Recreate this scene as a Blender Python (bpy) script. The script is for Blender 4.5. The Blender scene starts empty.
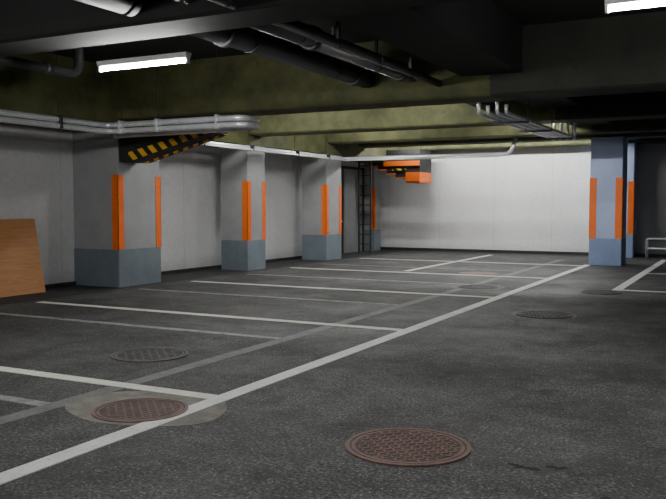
import bpy, math, random
from mathutils import Vector, Matrix
random.seed(4)
scene = bpy.context.scene

# ------------------------------------------------------------------ materials
def new_mat(name):
    m = bpy.data.materials.new(name); m.use_nodes = True
    nt = m.node_tree
    return m, nt, nt.nodes["Principled BSDF"]

def ramp(nt, src, stops):
    r = nt.nodes.new("ShaderNodeValToRGB")
    el = r.color_ramp.elements
    while len(el) < len(stops): el.new(0.5)
    for e, (p, c) in zip(el, stops):
        e.position = p
        e.color = (c[0], c[1], c[2], 1) if hasattr(c, "__len__") else (c, c, c, 1)
    nt.links.new(src, r.inputs[0])
    return r.outputs[0]

def coords(nt):
    g = nt.nodes.new("ShaderNodeNewGeometry")
    return g.outputs["Position"]

def noise(nt, vec, scale, detail=4, rough=0.6, dist=0.0):
    n = nt.nodes.new("ShaderNodeTexNoise")
    n.inputs["Scale"].default_value = scale
    n.inputs["Detail"].default_value = detail
    n.inputs["Roughness"].default_value = rough
    n.inputs["Distortion"].default_value = dist
    nt.links.new(vec, n.inputs["Vector"])
    return n.outputs["Fac"]

def mix(nt, a, b, fac, mode='MIX'):
    m = nt.nodes.new("ShaderNodeMix"); m.data_type = 'RGBA'; m.blend_type = mode
    for s, v in ((m.inputs[0], fac), (m.inputs[6], a), (m.inputs[7], b)):
        if isinstance(v, bpy.types.NodeSocket): nt.links.new(v, s)
        elif hasattr(v, "__len__"): s.default_value = (v[0], v[1], v[2], 1)
        else: s.default_value = v
    return m.outputs[2]

def bump(nt, bsdf, h, strength, dist=0.01):
    b = nt.nodes.new("ShaderNodeBump")
    b.inputs["Strength"].default_value = strength
    b.inputs["Distance"].default_value = dist
    nt.links.new(h, b.inputs["Height"])
    nt.links.new(b.outputs[0], bsdf.inputs["Normal"])

def surf(name, col, var=0.25, scale=1.5, rough=0.7, metallic=0.0, fine=40, bmp=0.15, spots=0.0):
    m, nt, b = new_mat(name)
    v = coords(nt)
    lo = tuple(c*(1-var) for c in col); hi = tuple(min(1, c*(1+var)) for c in col)
    c1 = ramp(nt, noise(nt, v, scale, 6, 0.65), [(0.3, lo), (0.7, hi)])
    f = noise(nt, v, fine, 3)
    c2 = mix(nt, c1, ramp(nt, f, [(0.3, 0.82), (0.7, 1.0)]), 1.0, 'MULTIPLY')
    if spots > 0:
        s = ramp(nt, noise(nt, v, 7, 5, 0.7), [(0.60, 0.0), (0.72, 1.0)])
        c2 = mix(nt, c2, tuple(c*0.45 for c in col), mix(nt, (0, 0, 0), s, spots))
    nt.links.new(c2, b.inputs["Base Color"])
    b.inputs["Roughness"].default_value = rough
    b.inputs["Metallic"].default_value = metallic
    if bmp: bump(nt, b, f, bmp)
    return m

def asphalt_color(nt, v, k=0.76):
    big = noise(nt, v, 0.6, 6, 0.65, 0.5)
    mid = noise(nt, v, 4, 8, 0.75)
    fin = noise(nt, v, 44, 4, 0.8)
    vo = nt.nodes.new("ShaderNodeTexVoronoi"); vo.inputs["Scale"].default_value = 40
    nt.links.new(v, vo.inputs["Vector"])
    c = ramp(nt, big, [(0.38, (0.042*k, 0.042*k, 0.043*k)), (0.62, (0.088*k, 0.088*k, 0.089*k))])
    c = mix(nt, c, ramp(nt, mid, [(0.38, 0.64), (0.62, 1.24)]), 1.0, 'MULTIPLY')
    g = ramp(nt, fin, [(0.39, 0.0), (0.50, 0.32), (0.61, 1.0)])
    c = mix(nt, c, mix(nt, (0.15, 0.15, 0.15), (2.75, 2.75, 2.7), g), 1.0, 'MULTIPLY')
    chips = ramp(nt, vo.outputs["Distance"], [(0.15, 1.0), (0.27, 0.0)])
    sel = ramp(nt, noise(nt, v, 16, 3), [(0.50, 0.0), (0.56, 1.0)])
    c = mix(nt, c, (0.36*k, 0.36*k, 0.35*k), mix(nt, chips, sel, 1.0, 'MULTIPLY'))
    st = ramp(nt, noise(nt, v, 1.3, 5, 0.62, 1.0), [(0.53, 0.0), (0.66, 0.6)])
    c = mix(nt, c, (0.014, 0.014, 0.014), st)
    sp = ramp(nt, noise(nt, v, 6.5, 3, 0.5, 0.5), [(0.67, 0.0), (0.71, 0.75)])
    c = mix(nt, c, (0.010, 0.010, 0.010), sp)
    return c, fin, st

def asphalt():
    m, nt, b = new_mat("asphalt"); v = coords(nt)
    c, fin, st = asphalt_color(nt, v)
    nt.links.new(c, b.inputs["Base Color"])
    nt.links.new(ramp(nt, noise(nt, v, 0.9, 4, .6), [(0.35, 0.58), (0.65, 0.78)]), b.inputs["Roughness"])
    b.inputs["Specular IOR Level"].default_value = 0.38
    bump(nt, b, fin, 0.8, 0.007)
    return m

def paint(name, col, wear_lo, wear_hi, scale=9):
    m, nt, b = new_mat(name); v = coords(nt)
    a, fin, st = asphalt_color(nt, v)
    p = mix(nt, col, ramp(nt, noise(nt, v, 4, 5, .7), [(0.3, 0.74), (0.7, 1.0)]), 1.0, 'MULTIPLY')
    w = ramp(nt, noise(nt, v, scale, 8, 0.8), [(wear_lo, 0.0), (wear_hi, 1.0)])
    w2 = ramp(nt, noise(nt, v, 90, 2, 0.7), [(0.28, 0.0), (0.40, 1.0)])
    f = mix(nt, w, w2, 1.0, 'MULTIPLY')
    nt.links.new(mix(nt, a, p, f), b.inputs["Base Color"])
    b.inputs["Roughness"].default_value = 0.7
    bump(nt, b, fin, 0.4, 0.004)
    return m

def emis(name, col, s):
    m, nt, b = new_mat(name)
    b.inputs["Base Color"].default_value = (1, 1, 1, 1)
    b.inputs["Emission Color"].default_value = (*col, 1)
    b.inputs["Emission Strength"].default_value = s
    return m

def wallmat(name, col, axis):
    m, nt, b = new_mat(name); v = coords(nt)
    sx = nt.nodes.new("ShaderNodeSeparateXYZ"); nt.links.new(v, sx.inputs[0])
    c = ramp(nt, noise(nt, v, 0.7, 6, 0.6), [(0.3, tuple(k*0.86 for k in col)), (0.7, col)])
    c = mix(nt, c, ramp(nt, noise(nt, v, 14, 6, 0.75), [(0.25, 0.82), (0.6, 1.0)]), 1.0, 'MULTIPLY')
    md = nt.nodes.new("ShaderNodeMath"); md.operation = 'PINGPONG'; md.inputs[1].default_value = 0.9
    nt.links.new(sx.outputs[axis], md.inputs[0])
    j = ramp(nt, md.outputs[0], [(0.0, 0.72), (0.012, 1.0)])
    c = mix(nt, c, j, 1.0, 'MULTIPLY')
    pk = ramp(nt, noise(nt, v, 30, 3, 0.7), [(0.66, 0.0), (0.72, 1.0)])
    c = mix(nt, c, tuple(k*0.5 for k in col), mix(nt, (0, 0, 0), pk, 0.5))
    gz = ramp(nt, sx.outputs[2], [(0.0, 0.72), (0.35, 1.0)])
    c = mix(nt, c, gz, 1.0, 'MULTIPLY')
    nt.links.new(c, b.inputs["Base Color"])
    b.inputs["Roughness"].default_value = 0.75
    return m

def wood():
    m, nt, b = new_mat("plywood"); v = coords(nt)
    mp = nt.nodes.new("ShaderNodeMapping"); mp.inputs["Scale"].default_value = (6, 0.8, 9)
    nt.links.new(v, mp.inputs[0])
    n = noise(nt, mp.outputs[0], 3, 6, 0.6, 1.0)
    nt.links.new(ramp(nt, n, [(0.3, (0.36, 0.15, 0.045)), (0.55, (0.48, 0.21, 0.065)), (0.75, (0.56, 0.26, 0.09))]), b.inputs["Base Color"])
    b.inputs["Roughness"].default_value = 0.6
    return m

def stripes(name, c1, c2, sc=5.2):
    m, nt, b = new_mat(name); v = coords(nt)
    s = nt.nodes.new("ShaderNodeSeparateXYZ"); nt.links.new(v, s.inputs[0])
    a = nt.nodes.new("ShaderNodeMath"); a.operation = 'ADD'
    nt.links.new(s.outputs[0], a.inputs[0]); nt.links.new(s.outputs[1], a.inputs[1])
    a2 = nt.nodes.new("ShaderNodeMath"); a2.operation = 'ADD'
    nt.links.new(a.outputs[0], a2.inputs[0]); nt.links.new(s.outputs[2], a2.inputs[1])
    k = nt.nodes.new("ShaderNodeMath"); k.operation = 'MULTIPLY'; k.inputs[1].default_value = sc
    nt.links.new(a2.outputs[0], k.inputs[0])
    f = nt.nodes.new("ShaderNodeMath"); f.operation = 'FRACT'; nt.links.new(k.outputs[0], f.inputs[0])
    g = nt.nodes.new("ShaderNodeMath"); g.operation = 'GREATER_THAN'; g.inputs[1].default_value = 0.5
    nt.links.new(f.outputs[0], g.inputs[0])
    nt.links.new(mix(nt, c1, c2, g.outputs[0]), b.inputs["Base Color"])
    b.inputs["Roughness"].default_value = 0.6
    return m

M = {}
M['asphalt'] = asphalt()
M['white'] = paint("white_line_paint", (0.84, 0.84, 0.83), 0.28, 0.38)
M['cream'] = paint("cream_line_paint", (0.80, 0.80, 0.70), 0.30, 0.40)
M['faded'] = paint("faded_line_paint", (0.32, 0.32, 0.31), 0.32, 0.55, 6)
M['greyline'] = paint("overpainted_grey_line", (0.18, 0.18, 0.18), 0.30, 0.50, 6)
M['wall_l'] = wallmat("painted_wall_left", (0.70, 0.70, 0.71), 1)
M['wall_b'] = wallmat("painted_wall_back", (0.78, 0.78, 0.78), 0)
M['wall_shade'] = wallmat("shaded_wall_back", (0.28, 0.28, 0.29), 0)  # back wall colour darkened to paint in the shade right of the pillar
M['floorstrip'] = surf("dark_floor_strip", (0.016, 0.016, 0.017), 0.4, 3, 0.7)  # flat strip darker than the floor, along the left and back walls
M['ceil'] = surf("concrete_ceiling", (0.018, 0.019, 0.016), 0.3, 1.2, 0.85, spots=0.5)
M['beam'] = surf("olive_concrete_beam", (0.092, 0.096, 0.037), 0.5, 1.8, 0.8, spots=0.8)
M['beamshade'] = surf("shaded_concrete_beam", (0.026, 0.027, 0.020), 0.4, 1.6, 0.8, spots=0.7)  # beam copy with shade painted into its colour, for the right-hand part
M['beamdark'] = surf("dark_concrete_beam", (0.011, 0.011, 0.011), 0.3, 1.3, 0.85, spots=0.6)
M['pil'] = surf("pillar_grey_paint", (0.36, 0.36, 0.37), 0.10, 2.0, 0.6, spots=0.15)
M['pilbase'] = surf("pillar_base_bluegrey", (0.18, 0.22, 0.255), 0.15, 2.0, 0.55, spots=0.3)
M['pilb'] = surf("pillar_blue_paint", (0.44, 0.52, 0.78), 0.06, 2.0, 0.6, spots=0.1)
M['pilbaseb'] = surf("pillar_base_blue", (0.24, 0.32, 0.53), 0.10, 2.0, 0.55, spots=0.2)
M['orange'] = surf("orange_paint", (1.0, 0.18, 0.008), 0.03, 3, 0.5, bmp=0)
M['steel'] = surf("galvanised_steel", (0.82, 0.84, 0.86), 0.10, 5, 0.32, 0.5, bmp=0)
M['dsteel'] = surf("dark_painted_pipe", (0.04, 0.04, 0.042), 0.3, 5, 0.5, 0.2, bmp=0)
M['gpipe'] = surf("grey_insulated_pipe", (0.045, 0.045, 0.049), 0.25, 4, 0.5, 0.1, bmp=0)
M['black'] = surf("black_trim", (0.02, 0.02, 0.021), 0.3, 3, 0.7)
M['door_added'] = surf("added_door_grey", (0.16, 0.165, 0.17), 0.1, 3, 0.5)
M['rust'] = surf("rusty_iron", (0.165, 0.093, 0.080), 0.35, 7, 0.6, 0.1, spots=0.5)
M['rustd'] = surf("rusty_iron_groove", (0.070, 0.043, 0.038), 0.35, 7, 0.7, 0.1)
M['iron'] = surf("grey_cast_iron", (0.100, 0.096, 0.090), 0.35, 7, 0.6, 0.1, spots=0.5)
M['irond'] = surf("cast_iron_groove", (0.018, 0.018, 0.018), 0.35, 7, 0.7, 0.1)
M['dkiron'] = surf("dark_cast_iron", (0.022, 0.021, 0.020), 0.35, 7, 0.6, 0.1, spots=0.5)
M['dkirond'] = surf("dark_cast_iron_groove", (0.010, 0.010, 0.010), 0.35, 7, 0.7, 0.1)
M['conc'] = surf("concrete_apron", (0.20, 0.19, 0.165), 0.35, 6, 0.8, spots=0.5)
M['conc2'] = surf("old_concrete_apron", (0.14, 0.135, 0.12), 0.35, 6, 0.8, spots=0.5)
M['stain'] = surf("pothole_tar", (0.006, 0.006, 0.006), 0.3, 5, 0.8)
M['wood'] = wood()
M['woodedge'] = surf("plywood_edge", (0.42, 0.27, 0.13), 0.2, 8, 0.7)
M['haz'] = stripes("hazard_stripes", (0.85, 0.48, 0.03), (0.015, 0.015, 0.015), 3.6)
M['fix'] = surf("white_enamel", (0.55, 0.57, 0.55), 0.05, 3, 0.4, bmp=0)
M['tube'] = emis("fluorescent_tube_glow", (1.0, 1.0, 0.97), 350)
M['tube2'] = emis("fluorescent_tube_glow_bright", (1.0, 1.0, 0.98), 450)

# ------------------------------------------------------------------ builder
class Builder:
    def __init__(s): s.v = []; s.f = []; s.m = []; s.sm = []; s.mats = []
    def mi(s, k):
        if k not in s.mats: s.mats.append(k)
        return s.mats.index(k)
    def face(s, idx, k, smooth=False):
        s.f.append(idx); s.m.append(s.mi(k)); s.sm.append(smooth)
    def box(s, x0, x1, y0, y1, z0, z1, k):
        s.hexa([(x0,y0,z0),(x1,y0,z0),(x1,y1,z0),(x0,y1,z0)], [(x0,y0,z1),(x1,y0,z1),(x1,y1,z1),(x0,y1,z1)], k)
    def hexa(s, lo, hi, k):
        n = len(s.v); c = len(lo); s.v += [tuple(p) for p in lo] + [tuple(p) for p in hi]
        s.face(tuple(n+i for i in reversed(range(c))), k)
        s.face(tuple(n+c+i for i in range(c)), k)
        for i in range(c):
            j = (i+1) % c
            s.face((n+i, n+j, n+c+j, n+c+i), k)
    def prism(s, pts, z0, z1, k):
        s.hexa([(x, y, z0) for x, y in pts], [(x, y, z1) for x, y in pts], k)
    def cham(s, x0, x1, y0, y1, z0, z1, k, c=0.02):
        s.prism([(x0+c,y0),(x1-c,y0),(x1,y0+c),(x1,y1-c),(x1-c,y1),(x0+c,y1),(x0,y1-c),(x0,y0+c)], z0, z1, k)
    def tube(s, pts, r, k, seg=12, fil=0.0):
        P = [Vector(p) for p in pts]
        if fil > 0 and len(P) > 2:
            Q = [P[0]]
            for i in range(1, len(P)-1):
                a = (P[i-1]-P[i]); b = (P[i+1]-P[i])
                d = min(fil, a.length*0.49, b.length*0.49)
                A = P[i]+a.normalized()*d; B_ = P[i]+b.normalized()*d
                for q in range(7):
                    t = q/6
                    Q.append(A*(1-t)**2 + P[i]*2*t*(1-t) + B_*t*t)
            Q.append(P[-1]); P = Q
        n0 = len(s.v); up = None
        for i, p in enumerate(P):
            d = (P[min(i+1, len(P)-1)] - P[max(i-1, 0)]).normalized()
            if up is None:
                up = Vector((0,0,1)) if abs(d.z) < 0.9 else Vector((1,0,0))
            up = (up - d*up.dot(d)).normalized(); sd = d.cross(up)
            for q in range(seg):
                a = 2*math.pi*q/seg
                s.v.append(tuple(p + up*math.cos(a)*r + sd*math.sin(a)*r))
        for i in range(len(P)-1):
            for q in range(seg):
                q2 = (q+1) % seg
                s.face((n0+i*seg+q, n0+i*seg+q2, n0+(i+1)*seg+q2, n0+(i+1)*seg+q), k, True)
        s.face(tuple(n0+q for q in reversed(range(seg))), k)
        e = n0+(len(P)-1)*seg
        s.face(tuple(e+q for q in range(seg)), k)
    def done(s, name):
        me = bpy.data.meshes.new(name)
        V = [Vector(v) for v in s.v]
        lo = Vector((min(v.x for v in V), min(v.y for v in V), min(v.z for v in V)))
        hi = Vector((max(v.x for v in V), max(v.y for v in V), max(v.z for v in V)))
        c = Vector(((lo.x+hi.x)/2, (lo.y+hi.y)/2, lo.z))
        me.from_pydata([tuple(v-c) for v in V], [], s.f)
        for k in s.mats: me.materials.append(M[k])
        for p, mi, sm in zip(me.polygons, s.m, s.sm):
            p.material_index = mi; p.use_smooth = sm
        me.update()
        import bmesh
        bm = bmesh.new(); bm.from_mesh(me)
        bmesh.ops.recalc_face_normals(bm, faces=bm.faces); bm.to_mesh(me); bm.free()
        o = bpy.data.objects.new(name, me); o.location = c
        scene.collection.objects.link(o)
        return o

XL, YB, XR, YF, ZC = -11.25, 24.8, 6.0, -5.0, 3.95
# ------------------------------------------------------------------ shell
b = Builder(); b.box(XL-.2, XR+.2, YF-.2, YB+.2, -0.2, 0, 'asphalt'); b.done("floor")
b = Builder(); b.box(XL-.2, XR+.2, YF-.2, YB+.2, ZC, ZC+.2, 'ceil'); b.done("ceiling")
b = Builder(); b.box(XL-.2, XL, YF, YB, 0, ZC, 'wall_l'); b.done("wall_left")
b = Builder(); b.box(XL-.2, -3.2, YB, YB+.2, 0, ZC, 'wall_b'); b.box(-3.2, XR+.2, YB, YB+.2, 0, ZC, 'wall_shade'); b.done("wall_back")
b = Builder(); b.box(XR, XR+.2, YF, YB, 0, ZC, 'wall_l'); b.done("wall_right")
b = Builder(); b.box(XL-.2, XR+.2, YF-.2, YF, 0, ZC, 'wall_l'); b.done("wall_front")

b = Builder(); b.box(XL, XL+.05, YF, 20.5, 0, .07, 'black'); b.done("baseboard_left")
b = Builder(); b.box(XL+.05, XR, YB-.05, YB, 0, .09, 'black'); b.done("baseboard_back")
b = Builder(); b.box(XL+.05, -10.0, YF, YB-.05, 0, .003, 'floorstrip'); b.done("trim_1")
b = Builder(); b.box(-10.0, -3.95, 24.25, YB-.05, 0, .003, 'floorstrip'); b.done("trim_2")

# made-up grey double door, added to darken the left wall past the third pillar
b = Builder()
b.box(XL, XL+.03, 20.6, 23.7, 0.0, 2.7, 'door_added')
for y in (20.6, 22.13, 23.62):
    b.box(XL, XL+.06, y, y+.08, 0, 2.7, 'black')
b.box(XL, XL+.06, 20.6, 23.7, 2.62, 2.70, 'black')
b.tube([(XL+.03, 22.05, 1.0), (XL+.09, 22.05, 1.0), (XL+.09, 21.93, 1.0)], .012, 'steel', 8)
b.done("added_door")

# ------------------------------------------------------------------ pillars
def pillar(x0, x1, y0, y1, ztop, corners, k='pil', kb='pilbase', zb=0.69, zt=2.04, w=0.14):
    b = Builder()
    b.cham(x0, x1, y0, y1, 0, ztop, k, .015)
    e = .006
    b.cham(x0-e, x1+e, y0-e, y1+e, 0, zb, kb, .015)
    e = .009
    for (cx, cy) in corners:
        X = x1 if cx > 0 else x0; Y = y1 if cy > 0 else y0
        b.box(min(X-cx*w, X+cx*e), max(X-cx*w, X+cx*e), min(Y, Y+cy*e), max(Y, Y+cy*e), zb, zt, 'orange')
        b.box(min(X, X+cx*e), max(X, X+cx*e), min(Y-cy*w, Y+cy*e), max(Y-cy*w, Y+cy*e), zb, zt, 'orange')
    return b.done("concrete_pillar")

pillar(XL, -10.15, 11.1, 12.27, 2.86, [(1,-1),(1,1)])
pillar(-10.88, -10.15, 15.3, 16.05, 2.86, [(1,-1),(1,1)])
pillar(-10.90, -10.15, 19.1, 20.0, 2.86, [(1,-1),(1,1)])
pillar(XL, -10.88, 23.8, 24.3, 2.86, [(1,-1)], w=.1)
pillar(-3.6, -2.83, 20.8, 21.6, 3.17, [(-1,-1),(1,-1)], 'pilb', 'pilbaseb', 0.67, 2.17, .16)
pillar(-3.9, -2.98, 24.2, YB, 3.25, [(1,-1)], 'pilb', 'pilbaseb', 0.67, 2.17, .16)

# ------------------------------------------------------------------ beams
def beam(y0, y1, z, k='beam', k2=None, c=.03):
    b = Builder()
    pr = [(y0, ZC), (y0, z+c), (y0+c, z), (y1-c, z), (y1, z+c), (y1, ZC)]
    xs = -3.3
    b.hexa([(XL, y, zz) for y, zz in pr], [(xs, y, zz) for y, zz in pr], k)
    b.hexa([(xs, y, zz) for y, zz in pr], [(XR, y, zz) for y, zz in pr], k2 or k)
    return b.done("ceiling_beam")
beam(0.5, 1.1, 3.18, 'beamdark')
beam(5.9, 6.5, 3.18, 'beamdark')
beam(11.1, 11.8, 3.03, 'beam', 'beamshade')
beam(15.3, 15.95, 3.08, 'beam', 'beamshade')
beam(19.1, 19.7, 3.15, 'beam', 'beamshade')
beam(21.0, 21.6, 3.17, 'beam', 'beamshade')
beam(24.1, YB, 3.25, 'beam', 'beamshade')
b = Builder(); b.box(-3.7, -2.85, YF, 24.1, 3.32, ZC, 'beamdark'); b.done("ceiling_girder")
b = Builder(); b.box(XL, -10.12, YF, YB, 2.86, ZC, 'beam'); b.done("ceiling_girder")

# ------------------------------------------------------------------ floor markings
def line(x0, x1, y0, y1, k, h=.004):
    b = Builder(); b.box(x0, x1, y0, y1, 0, h, k); return b.done("parking_line")
line(-3.69, -3.54, -4.5, 20.75, 'white', .005)
line(-4.68, -4.52, -4.5, 22.5, 'greyline', .002)
for y in (1.25, 5.07, 8.88, 12.72, 16.55, 20.4):
    line(-9.75, -3.69, y-.07, y+.07, 'cream')
for y in (4.3, 7.68, 11.1, 14.6, 18.0):
    line(-9.7, -4.68, y-.06, y+.06, 'faded', .003)
line(-7.0, -6.86, 16.9, 23.6, 'cream')
line(-2.16, -2.00, 14.8, 23.7, 'white')
line(-2.00, 3.5, 14.8, 14.94, 'white')
line(-2.00, 3.5, 18.7, 18.82, 'white')

# ------------------------------------------------------------------ manholes
def manhole(x, y, r, k, kd, grid=0.055):
    b = Builder()
    N = 48
    def disc(rr, z0, z1, kk, rin=None):
        if rin is None:
            b.prism([(x+rr*math.cos(2*math.pi*i/N), y+rr*math.sin(2*math.pi*i/N)) for i in range(N)], z0, z1, kk)
        else:
            n = len(b.v)
            for q in range(N):
                a = 2*math.pi*q/N; ca, sa = math.cos(a), math.sin(a)
                b.v += [(x+rr*ca, y+rr*sa, z0), (x+rr*ca, y+rr*sa, z1), (x+rin*ca, y+rin*sa, z1), (x+rin*ca, y+rin*sa, z0)]
            for q in range(N):
                p = n+4*q; t = n+4*((q+1) % N)
                for e in range(4):
                    b.face((p+e, t+e, t+(e+1) % 4, p+(e+1) % 4), kk)
    disc(r*.93, 0, .0065, kd)
    disc(r, 0, .011, k, r*.93)
    disc(r*.90, 0, .010, k, r*.84)
    n = int(r/grid)+1
    for i in range(-n, n+1):
        for j in range(-n, n+1):
            u = i*grid; v = j*grid
            if math.hypot(u, v) > r*.81: continue
            if abs(u) < .04 and abs(v) > r*.68: continue
            a = math.radians(45 if (i+j) % 2 else -45)
            L = grid*.52; W = grid*.20
            pts = []
            for (p, q) in ((-L,-W),(L,-W),(L,W),(-L,W)):
                pts.append((x+u+p*math.cos(a)-q*math.sin(a), y+v+p*math.sin(a)+q*math.cos(a)))
            b.prism(pts, .005, .010, k)
    return b.done("manhole_cover")

def patch(name, x, y, rx, ry, k, h, irr=.1, N=40, seed=1):
    rnd = random.Random(seed); ph = [rnd.uniform(0, 6.28) for _ in range(5)]
    b = Builder(); pts = []
    for i in range(N):
        a = 2*math.pi*i/N
        f = 1+irr*sum(math.sin(a*(q+2)+ph[q])/(q+1) for q in range(5))
        pts.append((x+rx*f*math.cos(a), y+ry*f*math.sin(a)))
    b.prism(pts, 0, h, k)
    return b.done(name)

manhole(-1.86, 4.58, .39, 'rust', 'rustd', .042)
manhole(-3.93, 4.50, .345, 'rust', 'rustd', .040)
manhole(-5.31, 6.23, .38, 'iron', 'irond')
manhole(-2.48, 11.0, .38, 'dkiron', 'dkirond', .08)
manhole(-4.41, 14.2, .36, 'dkiron', 'dkirond', .08)
manhole(-2.25, 14.3, .33, 'dkiron', 'dkirond', .08)
patch("concrete_patch", -2.48, 11.0, .43, .43, 'conc2', .0025, .01, seed=4)
patch("concrete_patch", -3.95, 4.60, .62, .52, 'conc', .003, .05, seed=3)
patch("concrete_patch", -4.41, 14.2, .52, .52, 'conc2', .0025, .05, seed=5)
patch("concrete_patch", -5.3, 17.1, .45, .4, 'rust', .0015, .05, seed=6)
patch("asphalt_pothole", -1.12, 4.52, .06, .035, 'stain', .002, .5, seed=7)
patch("asphalt_pothole", -0.95, 4.60, .035, .03, 'stain', .002, .5, seed=8)
patch("asphalt_pothole", -.6, 4.2, .05, .03, 'stain', .002, .5, seed=9)

# ------------------------------------------------------------------ plywood board leaning on the wall
b = Builder()
th = .02
y0, y1 = 8.1, 9.95
xb = -10.76; xt = -11.13; H = 1.26
lo = [(xb, y0, 0), (xb, y1, 0), (xb-th, y1, 0), (xb-th, y0, 0)]
hi = [(xt, y0, H), (xt, y1+.12, H), (xt-th, y1+.12, H), (xt-th, y0, H)]
b.hexa(lo, hi, 'wood')
b.hexa([(p[0]-.035, p[1]-.12, p[2]) for p in lo], [(p[0]-.035, p[1]-.12, p[2]-.03) for p in hi], 'woodedge')
b.done("plywood_board")

# ------------------------------------------------------------------ fluorescent lamps
def lamp(x, y, z, ztop, L=1.25, k='tube'):
    b = Builder()
    x0, x1 = x-L/2, x+L/2
    pr = [(y-.03, z+.03), (y+.03, z+.03), (y+.05, z+.085), (y-.05, z+.085)]
    b.hexa([(x0, p, q) for p, q in pr], [(x1, p, q) for p, q in pr], 'fix')
    for xx in (x0, x1-.025):
        b.box(xx, xx+.025, y-.022, y+.022, z-.03, z+.03, 'fix')
    b.tube([(x0+.025, y, z), (x1-.025, y, z)], .019, k, 10)
    for xx in (x0+.12, x1-.12):
        b.tube([(xx, y, z+.08), (xx, y, ztop)], .006, 'dsteel', 6)
    return b.done("fluorescent_lamp")
for (x, y, z) in [(-5.93, 6.9, 3.02), (-0.45, 6.75, 3.05), (-6.3, 2.2, 3.1), (-1.0, 2.4, 3.3), (-6.3, -2.0, 3.1),
                  (-8.6, 13.5, 3.6), (-5.8, 13.5, 3.6), (-8.6, 17.5, 3.65)]:
    lamp(x, y, z, ZC-.001)
for (x, y, z) in [(-9.0, 22.8, 3.65), (-6.7, 22.8, 3.65), (-4.8, 22.8, 3.65), (-4.5, 17.5, 3.65)]:
    lamp(x, y, z, ZC-.001, k='tube2')

# ------------------------------------------------------------------ pipes
b = Builder()
for dz, dx in ((0, 0), (-.10, .02)):
    b.tube([(-9.4+dx, -2, 2.80+dz), (-9.4+dx, 10.05+dx, 2.80+dz), (-6.75+dx, 10.05+dx, 2.80+dz), (-6.75+dx, 10.55, 2.80+dz), (-9.9+dx, 10.75, 2.80+dz), ], .044, 'steel', 12, .18)
for y in (3, 5, 7, 9):
    b.box(-9.46, -9.32, y-.02, y+.02, 2.66, 2.86, 'dsteel'); b.tube([(-9.4, y, 2.84), (-9.4, y, ZC-.001)], .006, 'dsteel', 6)
for x in (-9.1, -8.35, -7.2):
    b.tube([(x, 10.06, 2.84), (x, 10.06, ZC-.001)], .009, 'dsteel', 6)
    b.box(x-.015, x+.015, 9.99, 10.13, 2.65, 2.86, 'steel')
b.done("steel_conduit")
b = Builder()
b.tube([(-9.9, 12.4, 2.76), (-9.9, 19.75, 2.76), (-5.35, 19.75, 2.76), (-5.2, 19.75, 3.15)], .05, 'steel', 12, .15)
b.tube([(-9.8, 12.4, 2.71), (-9.8, 19.65, 2.71), (-5.6, 19.65, 2.71)], .025, 'steel', 10, .12)
for y in (13.2, 15.0, 17.0, 18.6):
    b.tube([(-9.9, y, 2.78), (-9.9, y, ZC-.001)], .006, 'dsteel', 6)
    b.box(-9.95, -9.77, y-.02, y+.02, 2.69, 2.81, 'dsteel')
b.done("steel_conduit")
b = Builder()
for i in range(4):
    x = -3.72+i*.14
    b.tube([(x, 11.95, 3.0 if i % 2 else 3.3), (x, 11.95, 2.88), (x, 17.2, 2.88), (x, 17.2, 3.3)], .030, 'steel', 10, .08)
for y in (13.0, 14.7, 16.6):
    b.box(-3.80, -3.22, y-.02, y+.02, 2.82, 2.85, 'dsteel')
    for x in (-3.69, -3.23): b.tube([(x, y, 2.83), (x, y, 3.32)], .007, 'dsteel', 6)
b.done("pipe_rack")
def bigpipe(x, z, r, y0, y1, k='gpipe', coll=()):
    b = Builder()
    b.tube([(x, y0, z), (x, y1, z)], r, k, 20)
    for y in coll: b.tube([(x, y-.05, z), (x, y+.05, z)], r*1.18, k, 20)
    for y in [y0+.4+q*2.1 for q in range(int((y1-y0)/2.1)+1)]:
        b.box(x-.02, x+.02, y-.02, y+.02, z+r*.9, ZC-.001, 'dsteel')
        b.tube([(x, y-.02, z), (x, y+.02, z)], r*1.05, 'dsteel', 20)
    return b.done("overhead_pipe")
bigpipe(-5.20, 3.40, .14, -3, 11.1, coll=(7.4, 10.6))
bigpipe(-4.55, 3.42, .12, -3, 15.3, coll=(8.2, 10.8, 13.5))
bigpipe(-4.05, 3.25, .05, -3, 11.1, 'dsteel', coll=(9.0,))
b = Builder()
b.tube([(-7.85, -3, 3.2), (-7.85, 7.9, 3.2), (-7.85, 7.9, ZC-.001)], .06, 'gpipe', 16, .2)
b.tube([(-7.85, 7.3, 3.2), (-7.85, 7.4, 3.2)], .075, 'gpipe', 16)
b.done("overhead_pipe")
b = Builder()
b.tube([(-7.6, 7.9, 3.62), (-5.45, 7.9, 3.62)], .05, 'dsteel', 12)
for x in (-7.4, -5.6): b.tube([(x, 7.9, 3.62), (x, 7.9, ZC-.001)], .01, 'dsteel', 6)
b.done("overhead_pipe")

# ------------------------------------------------------------------ hazard-striped stair underside at first pillar
b = Builder()
ax, az, cx, cz = -9.85, 2.27, -8.1, 2.72
pr = [(-10.13, 2.82), (cx-.1, 2.82), (cx, cz+.04), (cx, cz), (ax, az), (-10.13, az)]
b.hexa([(x, 11.12, z) for x, z in pr], [(x, 11.6, z) for x, z in pr], 'black')
def under(b, y0, y1, k):
    e = .012; nx, nz = .25, -.97
    p = [(ax, az), (cx, cz), (cx+nx*e, cz+nz*e), (ax+nx*e, az+nz*e)]
    b.hexa([(x, y0, z) for x, z in p], [(x, y1, z) for x, z in p], k)
under(b, 11.46, 11.6, 'haz')
p = [(ax-.05, az), (cx, cz), (cx-.12, cz+.075), (ax-.05, az+.17)]
b.hexa([(x, 11.105, z) for x, z in p], [(x, 11.12, z) for x, z in p], 'haz')
b.done("stair_soffit")

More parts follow.
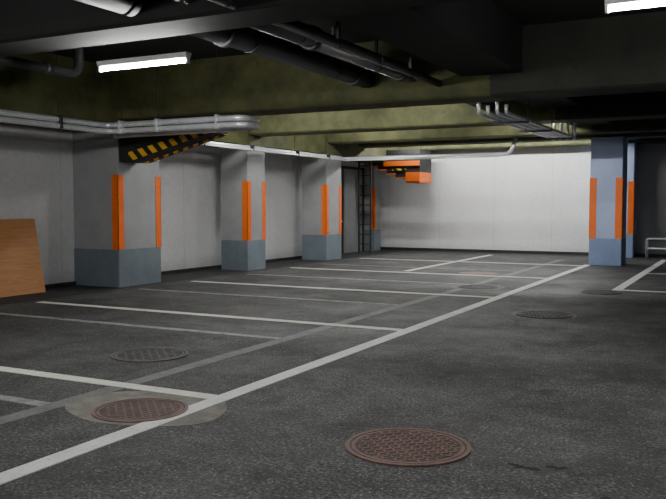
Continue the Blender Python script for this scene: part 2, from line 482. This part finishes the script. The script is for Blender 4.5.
b = Builder()
b.box(-10.1, -9.0, 23.0, 24.0, 2.85, 3.2, 'black')
cols = [(-10.7, -10.4, 2.70), (-10.4, -10.1, 2.58), (-10.1, -9.8, 2.45), (-9.8, -9.45, 2.32), (-9.45, -9.0, 2.18)]
for x0, x1, z in cols:
    b.box(x0, x1, 23.0, 24.0, z+.03, 2.85, 'black')
    b.box(x0-.01, x1+.01, 22.99, 24.0, z, z+.03, 'orange')
b.box(-9.45, -8.99, 22.98, 24.0, 2.22, 2.50, 'orange')
b.box(-10.2, -9.0, 22.98, 23.0, 2.70, 2.85, 'orange')
b.box(-9.9, -9.45, 22.98, 23.0, 2.56, 2.62, 'haz')
b.done("stair_soffit")

# ------------------------------------------------------------------ ladder
b = Builder()
for x in (-10.75, -10.36): b.box(x-.02, x+.02, 22.37, 22.43, 0, 2.85, 'dsteel')
z = .3
while z < 2.8:
    b.tube([(-10.75, 22.4, z), (-10.36, 22.4, z)], .014, 'dsteel', 8); z += .3
b.done("steel_ladder")

# ------------------------------------------------------------------ low tubular barrier at back right
b = Builder()
for y in (24.0, 24.3):
    b.tube([(-2.6, y, 0), (-2.6, y, .55), (-1.2, y, .55), (-1.2, y, 0)], .022, 'steel', 10, .08)
    b.tube([(-2.6, y, .28), (-1.2, y, .28)], .016, 'steel', 10)
for x in (-2.6, -1.9, -1.2):
    b.tube([(x, 24.0, .54), (x, 24.3, .54)], .016, 'steel', 8)
b.box(-2.55, -1.25, 24.0, 24.3, .55, .575, 'steel')
b.done("metal_barrier")

# ------------------------------------------------------------------ world, camera
wd = bpy.data.worlds.new("World"); scene.world = wd; wd.use_nodes = True
wd.node_tree.nodes["Background"].inputs[0].default_value = (0.5, 0.52, 0.55, 1)
wd.node_tree.nodes["Background"].inputs[1].default_value = 0.02

cam = bpy.data.cameras.new("Camera"); co = bpy.data.objects.new("Camera", cam)
scene.collection.objects.link(co); scene.camera = co
cam.sensor_width = 36; cam.lens = 804/666*36
co.location = (0, 0, 1.5)
co.rotation_euler = (math.radians(90-3.17), 0, math.radians(27.5))
